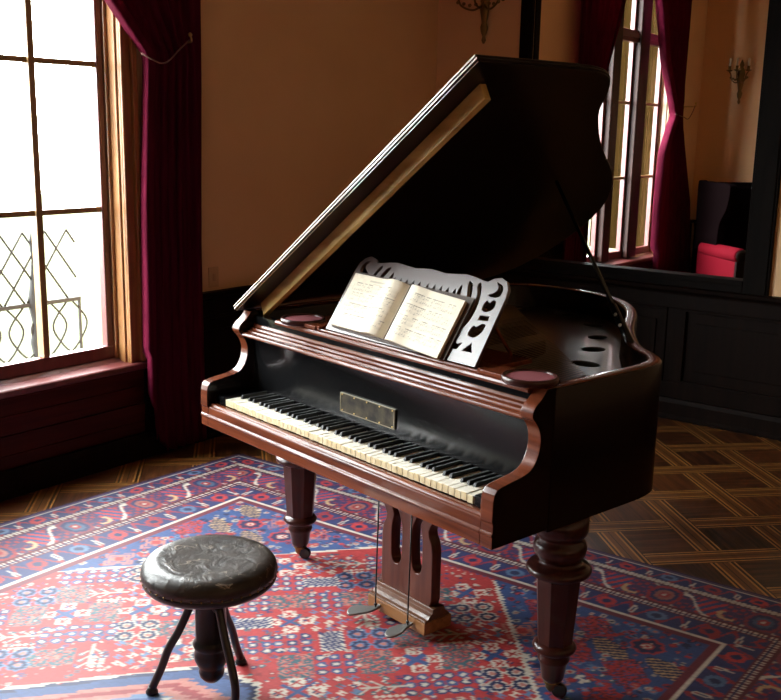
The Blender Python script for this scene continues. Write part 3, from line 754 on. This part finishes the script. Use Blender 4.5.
def win(cu, cv, r):
    j0, j1 = max(0, int((cu - r) / CS)), min(nu, int((cu + r) / CS) + 2); i0, i1 = max(0, int((cv - r) / CS)), min(nv, int((cv + r) / CS) + 2)
    return slice(i0, i1), slice(j0, j1)
def loc(cu, cv, r, ang=0):
    s = win(cu, cv, r * KM); x = (uu[s] - cu) / KM; y = (vv[s] - cv) / KM; c, q = math.cos(ang), math.sin(ang)
    return s, c * x + q * y, -q * x + c * y
def put(s, m, c): C[s][m] = c
def dot(cu, cv, r, ring, core, mid=None):
    s, x, y = loc(cu, cv, r + .02); d = np.hypot(x, y)
    put(s, d < r, ring); put(s, d < r * .5, core)
def octa(cu, cv, r, outl, body, core):
    s, x, y = loc(cu, cv, r + .03); d = np.maximum(np.maximum(np.abs(x), np.abs(y)), (np.abs(x) + np.abs(y)) * .72); a = np.arctan2(y, x); w = 1 + .10 * np.cos(8 * a)
    put(s, d < r * w, outl); put(s, d < r * .80 * w, body); put(s, d < r * .42, outl); put(s, d < r * .30, core)
def star(cu, cv, r, c, core):
    s, x, y = loc(cu, cv, r + .02); ax, ay = np.abs(x), np.abs(y)
    put(s, ((ax + ay) < r) & (np.minimum(ax, ay) < r * .34) & ((((ax + ay) / .014).astype(int) % 2 == 0) | (np.abs(ax - ay) < .012)), c); put(s, (ax + ay) < r * .3, core)
def sbit(cu, cv, c, ang=0, k=1.0):
    s, x, y = loc(cu, cv, .05 * k, ang); x = x / k; y = y / k
    m = (np.abs(np.abs(x) - .013) < .0055) & (np.abs(y) < .020) | (np.abs(y) < .006) & (np.abs(x) < .015)
    put(s, m, c)
def grp9(cu, cv, ang):
    for i in (-1, 0, 1):
        for j in (-1, 0, 1):
            x, y = i * .056 * KM, j * .056 * KM; dot(cu + x*math.cos(ang) - y*math.sin(ang), cv + x*math.sin(ang) + y*math.cos(ang), .024, BLUE if (i+j) % 2 else NAVY * 1.6, WHT * .9)
def grp4(cu, cv, ang, oc, bd):
    for i in (-1, 1):
        for j in (-1, 1):
            x, y = i * .048 * KM, j * .048 * KM; octa(cu + x*math.cos(ang) - y*math.sin(ang), cv + x*math.sin(ang) + y*math.cos(ang), .044, oc, bd, PINK)
def leaves(cu, cv, ang):
    for i in (-1, 1):
        for j in (-1, 1):
            x, y = i * .05 * KM, j * .05 * KM; star(cu + x*math.cos(ang) - y*math.sin(ang), cv + x*math.sin(ang) + y*math.cos(ang), .055, WHT, RED)
    s, x, y = loc(cu, cv, .07, ang); put(s, (np.abs(x) < .012) & (np.abs(y) < .06) | (np.abs(y) < .012) & (np.abs(x) < .06), BLUE)
def boxm(cu, cv, ang, c1, c2):
    s, x, y = loc(cu, cv, .16, ang); ax, ay = np.abs(x), np.abs(y); m = (ax < .085) & (ay < .05)
    rim_ = m & ((ax > .070) | (ay > .036)); put(s, m, c1); put(s, rim_ & (((x + y) / .012).astype(int) % 2 == 0), c2)
    put(s, m & ~rim_ & (np.abs(((x * 2 + y) / .035) % 1 - .5) < .18), c2 * .6 + c1 * .4)
def tweed(cu, cv, ang, c1, c2):
    s, x, y = loc(cu, cv, .16, ang); m = (np.abs(x) < .095) & (np.abs(y) < .07)
    n = rng.random(x.shape); put(s, m & (n < .5), c1); put(s, m & (n > .72), c2)
def tree(cu, cv, ang, c):
    s, x, y = loc(cu, cv, .14, ang)
    m = (np.abs(y) < .006) & (np.abs(x) < .09)
    for t in (-.05, 0, .05): m |= (np.abs(np.abs(y) - (x - t) * 1.0) < .006) & (np.abs(y) < .035)
    put(s, m, c)
    for t in (-.05, 0, .05):
        for q in (-1, 1):
            a, b_ = (t + .04) * KM, q * .04 * KM; dot(cu + a*math.cos(ang) - b_*math.sin(ang), cv + a*math.sin(ang) + b_*math.cos(ang), .013, TEAL, WHT)
def sgrp(cu, cv, ang):
    for i in (-1.5, -.5, .5, 1.5):
        for j in (-1, 0, 1):
            x, y = i * .052 * KM, j * .054 * KM; sbit(cu + x*math.cos(ang) - y*math.sin(ang), cv + x*math.sin(ang) + y*math.cos(ang), WHT if (i + .5 + j) % 2 else SKY, ang + .8, .9)
def dots(cu, cv, ang):
    for i in range(-2, 3):
        for j in (-1, 0): 
            x, y = i * .027 * KM, j * .03 * KM; dot(cu + x*math.cos(ang) - y*math.sin(ang), cv + x*math.sin(ang) + y*math.cos(ang), .010, WHT, WHT)
# red field
A0 = math.radians(45); pit = .128
k = 0
for i in range(-26, 27):
    for j in range(-36, 37):
        x, y = i * pit * 1.20, j * pit; cu = RW/2 + (x * math.cos(A0) - y * math.sin(A0)); cv = 1.35 + (x * math.sin(A0) + y * math.cos(A0))
        if not (.45 < cu < RW - .45 and .45 < cv < RL - .45): continue
        ii, jj = min(nv-1, int(cv/CS)), min(nu-1, int(cu/CS))
        inred = hexf[ii, jj] > .062 and (medf[ii, jj] < -.075 or medf[ii, jj] > .34) and dd[ii, jj] > FB + .06
        if inred:
            g = (i * 3 + j * 5 + (i * j) % 3) % 9
            ang = A0 if (i + j) % 2 else A0 + PI/2
            if g == 0: grp9(cu, cv, A0)
            elif g == 1: grp4(cu, cv, A0, WHT * .85, NAVY)
            elif g == 2: sgrp(cu, cv, A0)
            elif g == 3: tweed(cu, cv, ang, TEAL * .9, PINK)
            elif g == 4: boxm(cu, cv, ang, NAVY * 1.5, WHT)
            elif g == 5: grp9(cu, cv, A0); 
            elif g == 6: leaves(cu, cv, 0)
            elif g == 7: tree(cu, cv, ang, WHT * .8); dots(cu + .05, cv + .03, ang)
            else: grp4(cu, cv, A0, SKY, NAVY); 
        elif hexf[ii, jj] < -.05 and dd[ii, jj] > FB + .05:
            g = (i * 2 + j * 3 + (i // 2)) % 5
            if g == 0: octa(cu, cv, .070, RED, NAVY, PINK * .7); star(cu, cv, .035, WHT, RED)
            elif g == 1: tweed(cu, cv, A0, RED, MAROON)
            elif g == 2: star(cu, cv, .10, PINK, RED)
            elif g == 3:
                s, x2, y2 = loc(cu, cv, .13, .5); m = (np.abs(x2) < .11 * (1 - (y2 / .06) ** 2)) & (np.abs(y2) < .055); put(s, m, NAVY); put(s, m & (np.abs(((x2 + .6 * y2) / .026) % 1 - .5) < .2), GOLD * .9 + WHT * .2)
            else: tree(cu, cv, .3, RED); sbit(cu, cv + .04, WHT, .4, 1.3)
        elif medf[ii, jj] > .05 and medf[ii, jj] < .3 and (i + j) % 2: sbit(cu, cv, WHT, A0, .8)
# small fillers scattered in the red ground
for _ in range(7000):
    cu, cv = rng.uniform(FB, RW - FB), rng.uniform(FB, RL - FB); ii, jj = int(cv / CS), int(cu / CS)
    if np.abs(C[ii, jj] - RED).sum() < .01 and hexf[ii, jj] > .03:
        dot(cu, cv, rng.uniform(.007, .014), [BLUE, NAVY * 1.5, WHT * .8, TEAL, RED2][int(rng.integers(5))], [RED2, WHT, PINK][int(rng.integers(3))])
    elif hexf[ii, jj] < -.03 and np.abs(C[ii, jj] - BLUE).sum() < .01:
        dot(cu, cv, rng.uniform(.008, .020), [RED, RED2, NAVY, WHT * .7, SKY][int(rng.integers(5))], [RED, NAVY, PINK][int(rng.integers(3))])
C[line & (np.abs(medf) > .0)] = WHT
C[field & (np.abs(medf) < .010)] = WHT
# borders
bord = ~field
def band(d0, d1): return bord & (dd >= d0) & (dd < d1)
C[bord] = MAROON
C[band(0, .030)] = NAVY * .9 + MAROON * .3
C[band(.030, .040)] = WHT * .8
C[band(.040, .120)] = NAVY * 1.3
C[band(.355, .465)] = NAVY * 1.5
m = band(.145, .320); C[m] = NAVY * 1.1 + MAROON * .25
def stripe(d0, d1, p, c0, c1):
    m = band(d0, d1); s = ((ac / p) % 1) < .5; C[m & s] = c0; C[m & ~s] = c1
stripe(.120, .145, .018, WHT * .85, MAROON * .8); stripe(.320, .352, .018, WHT * .9, MAROON)
C[band(.128, .137)] = WHT * .7; C[band(.332, .341)] = NAVY
C[band(.466, .482)] = WHT; C[band(.482, FB)] = MAROON * 1.2
# guard motifs
for d0, d1, p in ((.040, .120, .17), (.355, .465, .19)):
    m = band(d0, d1); mid = (d0 + d1) / 2; t = (ac % p) / p; y = (dd - mid) / ((d1 - d0) / 2)
    idx = np.floor(ac / p).astype(int)
    fl = (np.hypot((t - .5) * 3.2, y) < .62); C[m & fl] = np.where((idx[..., None] % 3 == 0), RED, np.where(idx[..., None] % 3 == 1, SKY * .8, RED2))[m & fl]
    C[m & (np.hypot((t - .5) * 3.2, y) < .30)] = NAVY
    ss = (np.abs(np.abs(t - .04 - .04 * y) - .035) < .020) & (np.abs(y) < .55); C[m & ss] = WHT * .8
    z = (np.abs(y - .75 * np.sin(2 * PI * t * 2)) < .22); C[m & z & ~fl & ~ss] = RED2
# main border: hooked leaves and stepped flowers
p = .36; m = band(.145, .320); t = (ac % p) / p; y = (dd - .2325) / .0875
idx = np.floor(ac / p).astype(int)
rosette = np.maximum(np.abs(t - .25) * 5.2, np.abs(y)) + .35 * np.minimum(np.abs(t - .25) * 5.2, np.abs(y))
C[m & (rosette < .95)] = np.where(idx[..., None] % 2 == 0, RED2, MAROON * 1.6)[m & (rosette < .95)]
C[m & (rosette < .74)] = NAVY * 1.2; C[m & (rosette < .52)] = np.where(idx[..., None] % 2 == 0, PINK * .6, SKY * .5)[m & (rosette < .52)]; C[m & (rosette < .30)] = RED2; C[m & (rosette < .12)] = WHT * .7
st_ = (np.abs(((t * 9 + np.floor(y * 4) * .5) % 1) - .5) < .16) & (np.abs(np.abs(y) - .5) < .34) & (rosette > 1.0); C[m & st_] = RED2
cx_ = (np.abs(np.abs(t - .25) * 5.2 - np.abs(y)) < .10) & (rosette > .95) & (rosette < 1.25); C[m & cx_] = WHT * .6
dg = (((t - .5) * 4 + y * .5) % .42) < .20; lf = (np.abs(t - .72) < .16 - .05 * np.abs(y)) & (np.abs(y) < .75)
C[m & lf] = BLUE * .8; C[m & lf & dg] = RED
hk = np.abs(y - .60 * np.tanh((t - .54) * 11) + .25 * np.cos(t * 12)) < .10
C[m & hk & (t > .40) & (t < .78)] = WHT * .9
hk2 = np.abs(np.hypot((t - .94) * 4.1, y - .2) - .42) < .10; C[m & hk2 & (y > -.1)] = GOLD * .8 + WHT * .2
C[m & (np.abs(y) > .86)] = MAROON * .8
wear = rng.normal(size=(nv, nu)) * .07; C *= np.clip(1 + wear, .75, 1.3)[..., None]
row = rng.normal(size=(nv, 1)) * .04; C *= (1 + row)[..., None]
C = np.clip(C * .78, 0, 1)
X = -.985 + uu; Y = 1.13 - vv + .036 * uu
wl = np.clip((.505 - uu) / .505, 0, 1); X = X - wl * .10 * np.clip(vv / 1.3, 0, 1.2) + .03 * np.clip(vv / 1.3, 0, 1.5) * np.clip(1 - uu / 1.5, 0, 1)
Zr = .0062 + .0010 * np.sin(X * 5.1 + 1.3 * np.sin(Y * 3)) * np.sin(Y * 4.3 + 1)
Zr = np.where(dd < .02, .003, Zr)
RUG = vcol('knotted wool', .60, spec=.32)
rug = grid_mesh('persian_rug', X[::-1], Y[::-1], Zr[::-1], C[::-1], RUG)
tag(rug, 'large red and navy patterned oriental rug with striped borders on the parquet floor', 'rug')

# ------------------------------------------------------------------ stool
SCX, SCY = .622, -.534
stool = tag(empty('piano_stool', (SCX, SCY, 0)), 'small round stool with a cracked black leather seat and three bent iron legs', 'stool')
SR, SZ = .198, .440
def leather():
    m = mat('cracked black leather', (.018, .014, .012), .36, coat=.06, coat_r=.25, spec=.32); ns, ls, b = nodes(m)
    tc = N(m, 'ShaderNodeTexCoord'); n1 = N(m, 'ShaderNodeTexNoise'); n1.inputs['Scale'].default_value = 14; n1.inputs['Detail'].default_value = 8; n1.inputs['Distortion'].default_value = 1.2
    vo = N(m, 'ShaderNodeTexVoronoi', feature='DISTANCE_TO_EDGE'); vo.inputs['Scale'].default_value = 11
    mp = N(m, 'ShaderNodeMixRGB'); mp.inputs[0].default_value = .12; ls.new(tc.outputs['Object'], mp.inputs[1]); ls.new(n1.outputs['Color'], mp.inputs[2]); ls.new(mp.outputs[0], vo.inputs['Vector'])
    ls.new(tc.outputs['Object'], n1.inputs['Vector'])
    cr = ramp(m, vo.outputs['Distance'], [(0, (1, 1, 1)), (.035, (0, 0, 0))])
    pt = ramp(m, n1.outputs['Fac'], [(.52, (0, 0, 0)), (.62, (1, 1, 1))])
    w = mixc(m, mth(m, 'MULTIPLY', cr, pt), ramp(m, n1.outputs['Fac'], [(.3, (.012, .009, .008)), (.7, (.045, .034, .027))]), (.30, .25, .20))
    ls.new(w, b.inputs['Base Color'])
    bp = N(m, 'ShaderNodeBump'); bp.inputs['Strength'].default_value = .45; bp.inputs['Distance'].default_value = .010
    n2 = N(m, 'ShaderNodeTexNoise'); n2.inputs['Scale'].default_value = 26; n2.inputs['Detail'].default_value = 6; n2.inputs['Distortion'].default_value = .8; ls.new(tc.outputs['Object'], n2.inputs['Vector'])
    hsum = mth(m, 'ADD', n1.outputs['Fac'], mth(m, 'MULTIPLY', n2.outputs['Fac'], .4))
    ls.new(hsum, bp.inputs['Height']); ls.new(bp.outputs[0], b.inputs['Normal'])
    ls.new(bp.outputs[0], b.inputs['Coat Normal'])
    return m
LEATHER = leather()
b = MB()
prof = [(.02, SZ - .006), (.06, SZ - .005), (.11, SZ - .002), (.145, SZ + .003), (.170, SZ + .001), (.186, SZ - .008), (.196, SZ - .022), (.199, SZ - .036), (.196, SZ - .050)]
b.lathe(prof[::-1], (0, 0, 0), 72); b.build('seat', LEATHER, stool)
b = MB(); b.lathe([(.03, SZ - .082), (.160, SZ - .082), (.186, SZ - .074), (.196, SZ - .062), (.196, SZ - .050), (.19, SZ - .046)], (0, 0, 0), 72); b.build('seat_base', BLKMETAL, stool)
b = MB()
for k in range(44):
    a = 2 * PI * k / 44; b.ball((.198 * math.cos(a), .198 * math.sin(a), SZ - .047), .0032, 8, 5)
sn = b.build('upholstery_nail', OLDBRASS, stool); sn['kind'] = 'stuff'
COLW = wood('black turned wood', (.003, .0026, .0024), (.007, .0055, .005), rough=.3, coat=.1, scale=(20, 20, 3), coat_r=.12, spec=.25)
b = MB(); b.lathe([(.062, SZ - .082), (.055, SZ - .09), (.046, SZ - .098), (.046, .185), (.050, .178), (.055, .168), (.052, .158), (.047, .150), (.052, .138), (.051, .118), (.042, .098), (.036, .088), (.039, .078), (.036, .062), (.022, .046), (.006, .042)][::-1], (0, 0, 0), 32)
b.build('column', COLW, stool)
for tx, ty in ((.491, -.655), (.568, -.362), (.757, -.572)):
    dx, dy = tx - SCX, ty - SCY; r = math.hypot(dx, dy); dx /= r; dy /= r
    pts = catmull([(.044, .302), (.056, .294), (.070, .262), (.094, .208), (.126, .150), (.150, .085), (r, .022)], 5)
    b = MB(); b.tube([(dx * q, dy * q, z) for q, z in pts], .0125, 12); b.ball((dx * .046, dy * .046, .300), .018, 12, 8)
    l = b.build('leg', BLKMETAL, stool)
    b = MB(); b.lathe([(.018, FZ), (.019, FZ + .006), (.014, FZ + .014), (.012, FZ + .022)], (dx * r, dy * r, 0), 16); b.build('foot', BLKMETAL, l)

# ------------------------------------------------------------------ curtains
def curtain(name, lab, yl, yr, xf, hem, z1, tie, hook, lead):
    """yl(z), yr(z): edges along the wall; xf: centre distance from wall; hem(u): height of the hem"""
    root = tag(empty(name, (XL, 0, 0)), lab, 'curtain', None)
    nu_, nz = 150, 90; vs = []; fs = []
    for i in range(nz):
        t = i / (nz - 1)
        for k in range(nu_):
            u = k / (nu_ - 1); z = hem(u) + (z1 - hem(u)) * t
            a, c = yl(z), yr(z); w = c - a
            ph = u * 2 * PI * 7 + .5 * math.sin(u * 9 + 1) + .25 * math.sin(z * 1.3 + u * 4)
            near = math.exp(-((z - tie[1]) / .18) ** 2)
            amp = .021 * (1 - .35 * near) * (.75 + .25 * math.sin(u * 23 + 2))
            x = xf + amp * math.sin(ph) + .010 * math.sin(ph * 2.1 + 1.7 * z) + .03 * math.exp(-((z - tie[1] - .25) / .3) ** 2) * math.sin(u * PI)
            y = a + w * u + .012 * math.cos(ph)
            q = (u if lead == 0 else 1 - u) / .14            # the leading edge turns back towards the wall
            if q < 1:
                e = 1 - q; e = e * e * (3 - 2 * e); x = x * (1 - e) + (.050 if z > .55 else .085) * e + .055 * math.sin(q * PI); y += (.03 if lead == 0 else -.03) * e + (-1 if lead == 0 else 1) * .010 * math.sin(q * PI * 2)
            vs.append((x, y, z))
    for i in range(nz - 1):
        for k in range(nu_ - 1): fs.append((i*nu_+k, i*nu_+k+1, (i+1)*nu_+k+1, (i+1)*nu_+k))
    b = MB(); b.add(vs, fs, True); o = b.build('drape', VELVET, root, fixn=False)
    so = o.modifiers.new('thick', 'SOLIDIFY'); so.thickness = .006; so.offset = 0
    ty, tz = tie
    cordm = mat('tieback cord', (.16, .06, .05), .7)
    b = MB(); y0 = yl(tz) if hook[0] > ty else yr(tz)
    pts = catmull([(xf + .02, y0 - .01 * (1 if hook[0] > ty else -1), tz + .02), (xf + .055, ty + (hook[0]-ty) * .08, tz - .005), (xf + .068, ty + (hook[0]-ty) * .35, tz - .02), (xf + .066, ty + (hook[0]-ty) * .7, tz + (hook[1]-tz) * .5), (xf + .045, hook[0], hook[1])], 6)
    b.tube(pts, .004, 8); b.build('tieback_cord', cordm, root)
    b = MB(); b.tube(catmull([(.0, hook[0] + .012, hook[1] - .01), (xf + .03, hook[0] + .012, hook[1] - .01), (xf + .052, hook[0] + .006, hook[1] + .0), (xf + .05, hook[0], hook[1] + .022)], 5), .005, 8); b.ball((xf + .05, hook[0], hook[1] + .024), .011, 12, 8)
    b.build('tieback_hook', BRASS, root)
    b = MB(); b.tube([(xf, yl(z1) - .03, z1 - .01), (xf, yr(z1) + .03, z1 - .01)], .014, 12); b.build('rod', OLDBRASS, root)
    return root
def lerp(z, tab):
    for (z0, v0), (z1, v1) in zip(tab, tab[1:]):
        if z <= z1:
            t = max(0, (z - z0) / (z1 - z0)); t = t * t * (3 - 2 * t) if False else t; return v0 + (v1 - v0) * t
    return tab[-1][1]
curtain('velvet_curtain', 'dark crimson velvet curtain tied back at the right side of the left window',
        lambda z: lerp(z, [(0, .765), (.35, .745), (1.3, .765), (1.95, .805), (2.0, .80), (2.22, .60), (2.5, .40), (2.8, .25), (3.4, .10)]), lambda z: lerp(z, [(0, 1.165), (2, 1.165), (3.4, 1.18)]), .085,
        lambda u: .012 + max(0, .33 * (1 - u / .30)) , 3.48, (.80, 1.98), (1.07, 2.08), 0)
curtain('velvet_curtain', 'crimson velvet curtain gathered at a tie beside the armchair in the next room',
        lambda z: lerp(z, [(0, 6.93), (.45, 6.92), (1.05, 6.91), (1.5, 6.94), (1.75, 7.08), (1.84, 7.15), (1.95, 7.09), (2.34, 6.83), (2.85, 6.62), (3.4, 6.45)]), lambda z: lerp(z, [(0, 7.95), (.3, 7.92), (1.0, 7.77), (1.42, 7.56), (1.84, 7.34), (2.4, 7.34), (3.4, 7.38)]), .105,
        lambda u: .012, 3.42, (7.24, 1.84), (7.55, 1.95), 0)
curtain('velvet_curtain', 'dark curtain hanging behind the raised piano lid at the left of the far window',
        lambda z: lerp(z, [(0, 5.02), (1.6, 5.16), (3.4, 5.16)]), lambda z: lerp(z, [(0, 5.46), (1.0, 5.46), (1.6, 5.44), (1.75, 5.44), (1.98, 5.56), (2.36, 5.76), (2.8, 5.97), (3.4, 6.15)]), .105,
        lambda u: .012, 3.42, (5.44, 1.70), (5.10, 1.80), 1)

# ------------------------------------------------------------------ wall sconces
def sconce(loc, rz, lab, span=.20):
    r = tag(empty('wall_sconce', loc, rz), lab, 'wall lamp', None)     # local -y = into the room, z up
    b = MB()
    prof = [(.006, -.26), (.016, -.24), (.010, -.215), (.022, -.19), (.028, -.16), (.018, -.13), (.026, -.09), (.034, -.05), (.030, -.01), (.040, .03), (.034, .07), (.018, .10), (.026, .12), (.012, .15), (.004, .17)]
    vs = MB(); vs.lathe(prof, (0, 0, 0), 16); b.add([(p[0], p[1] * .6 - .018, p[2]) for p in vs.v], vs.f, True)
    b.build('backplate', OLDBRASS, r)
    for s in (-1, 0, 1):
        k = span if s else 0; g = span / .20; dp = -.09 if s else -.15
        if s: pts = [(0, -.03, -.02), (s * .06 * g, -.06, -.055), (s * .13 * g, dp, -.03), (s * .165 * g, dp, .025), (s * k, dp, .05)]
        else: pts = [(0, -.03, .0), (0, -.07, -.045), (0, -.12, -.03), (0, -.15, .02), (0, dp, .06)]
        b = MB(); b.tube(catmull(pts, 6), .0065, 8)
        if s:
            for q in range(4):
                f = .25 + q * .2; c = (s * k * f, dp * (.4 + .5 * f), -.045 + .05 * abs(f - .4) + .018); b.ball(c, .014, 10, 6, (1, .4, .8))
        a = b.build('arm', OLDBRASS, r)
        b = MB(); b.lathe([(.006, .05), (.030, .062), (.034, .068), (.016, .070), (.014, .10), (.018, .106), (.012, .106)], (s * k, dp, 0), 16); b.build('candle_cup', OLDBRASS, a)
        b = MB(); b.lathe([(.0105, .104), (.0105, .175), (.004, .180)], (s * k, dp, 0), 14); b.build('candle', mat('wax', (.62, .56, .44), .5), a)
    return r
sconce((-.985, YB, 2.48), 0, 'tarnished brass sconce high on the back wall just above the raised piano lid')
sconce((-.95, YE, 2.24), 0, 'small brass candle sconce on the far wall above the armchair', .095)

# ------------------------------------------------------------------ outlet plate on the left wall
ot = tag(empty('wall_switch', (XL, 1.315, .873)), 'small tan switch plate on the wall just above the dado beside the curtain', 'switch')
PLATE = mat('tan plate', (.55, .34, .18), .6)
MB().box(0, .007, -.035, .035, -.055, .055).build('plate', PLATE, ot, bevel=.002)
MB().box(.007, .012, -.010, .010, -.020, .020).build('toggle', mat('tan toggle', (.48, .29, .15), .5), ot, bevel=.002)

# ------------------------------------------------------------------ armchair in the next room
ac_ = tag(empty('armchair', (-.37, 7.28, 0), math.radians(-40)), 'tall dark winged armchair with crimson velvet arms in the next room', 'armchair')
CHV = mat('crimson chair velvet', (.10, .0022, .007), .85, spec=.04); DKW = DADO
CHB = mat('dark wine chair back', (.0025, .001, .0012), .9, spec=.01)
# local: +x = front, y = sideways
b = MB(); b.prism([(-.40, .28), (-.33, .30), (-.36, .75), (-.42, 1.17), (-.46, 1.225), (-.51, 1.23), (-.53, 1.20), (-.50, .75), (-.46, .28)], -.33, .33, 'y'); b.build('backrest', CHB, ac_, bevel=.03, segs=4)
for s in (-1, 1):
    y0, y1 = sorted((s * .31, s * .39))
    wg = catmull([(-.50, .58), (-.53, 1.18), (-.46, 1.235), (-.25, 1.235), (.02, 1.23), (.06, 1.17), (.02, 1.0), (-.08, .85), (-.10, .60)], 4)
    b = MB(); b.prism(wg, y0, y1, 'y'); b.build('wing', CHB, ac_, bevel=.02, segs=3)
    b = MB(); y0, y1 = sorted((s * .30, s * .40)); b.box(-.42, .27, y0, y1, .20, .58)
    b2 = MB(); b2.lathe([(.02, -.36), (.066, -.35), (.070, .30), (.06, .315), (.02, .32)], (0, 0, 0), 24)
    b.add([(p[2] - .03, s * .355 + p[1], .60 + p[0]) for p in b2.v], b2.f, True); ar = b.build('arm', CHV, ac_, bevel=.008)
    b = MB(); b.lathe([(.055, 0), (.060, .012), (.03, .018)], (0, 0, 0), 20); b.v = [(.292 + p[2], s * .355 + p[1], .60 + p[0]) for p in b.v]; b.box(.268, .300, s * .355 - .045, s * .355 + .045, .20, .55); b.build('arm_scroll', DKW, ar)
b = MB(); b.box(-.40, .30, -.30, .30, .20, .36); b.build('seat_frame', CHV, ac_, bevel=.01)
b = MB(); b.box(-.36, .32, -.295, .295, .36, .48); b.build('seat_cushion', CHV, ac_, bevel=.04, segs=4)
for x in (-.42, .24):
    for y in (-.34, .34):
        b = MB(); b.lathe([(.018, .0), (.022, .02), (.018, .05), (.030, .14), (.034, .20)], (x, y, 0), 16); b.build('leg', DKW, ac_)

# ------------------------------------------------------------------ light and camera
wd = bpy.data.worlds.new('sky'); SC.world = wd; wd.use_nodes = True
bg = wd.node_tree.nodes['Background']; bg.inputs[0].default_value = (.97, .985, 1.0, 1); bg.inputs[1].default_value = 45.0
for wy in WINS:
    loc, rot = (XL - T - .02, (wy[0] + wy[1]) / 2, 0), (0, -PI/2, 0)
    L = bpy.data.lights.new('window_portal', 'AREA'); L.shape = 'RECTANGLE'; L.size = WZ1 - WZ0; L.size_y = wy[1] - wy[0]
    L.cycles.is_portal = True
    o = bpy.data.objects.new('window_portal', L); COL.objects.link(o); o.location = (loc[0], loc[1], (WZ0 + WZ1) / 2); o.rotation_euler = rot

Cc = (2.7266757421898187, -2.4283071904874056, 1.6787782715774202)
r_ = Vector((0.7909239267387081, 0.611607052849466, 0.0193947162137786)); u_ = Vector((-0.1452797518091765, 0.15689664247888163, 0.9768711467195242)); w_ = Vector((-0.594418317203034, 0.775448422839098, -0.21294742940422862))
cam = bpy.data.cameras.new('camera'); co = bpy.data.objects.new('camera', cam); COL.objects.link(co)
co.matrix_world = Matrix(((r_.x, u_.x, -w_.x, Cc[0]), (r_.y, u_.y, -w_.y, Cc[1]), (r_.z, u_.z, -w_.z, Cc[2]), (0, 0, 0, 1)))
cam.sensor_fit = 'HORIZONTAL'; cam.sensor_width = 36; cam.lens = 1018.865 * 36 / 781; cam.clip_start = .05
SC.camera = co
vs = SC.view_settings; vs.view_transform = 'Standard'; vs.look = 'None'; vs.gamma = 1; vs.use_curve_mapping = False; vs.exposure = 0.0
SC.cycles.caustics_reflective = False; SC.cycles.caustics_refractive = False
SC.cycles.max_bounces = 10; SC.cycles.diffuse_bounces = 6; SC.cycles.transparent_max_bounces = 16
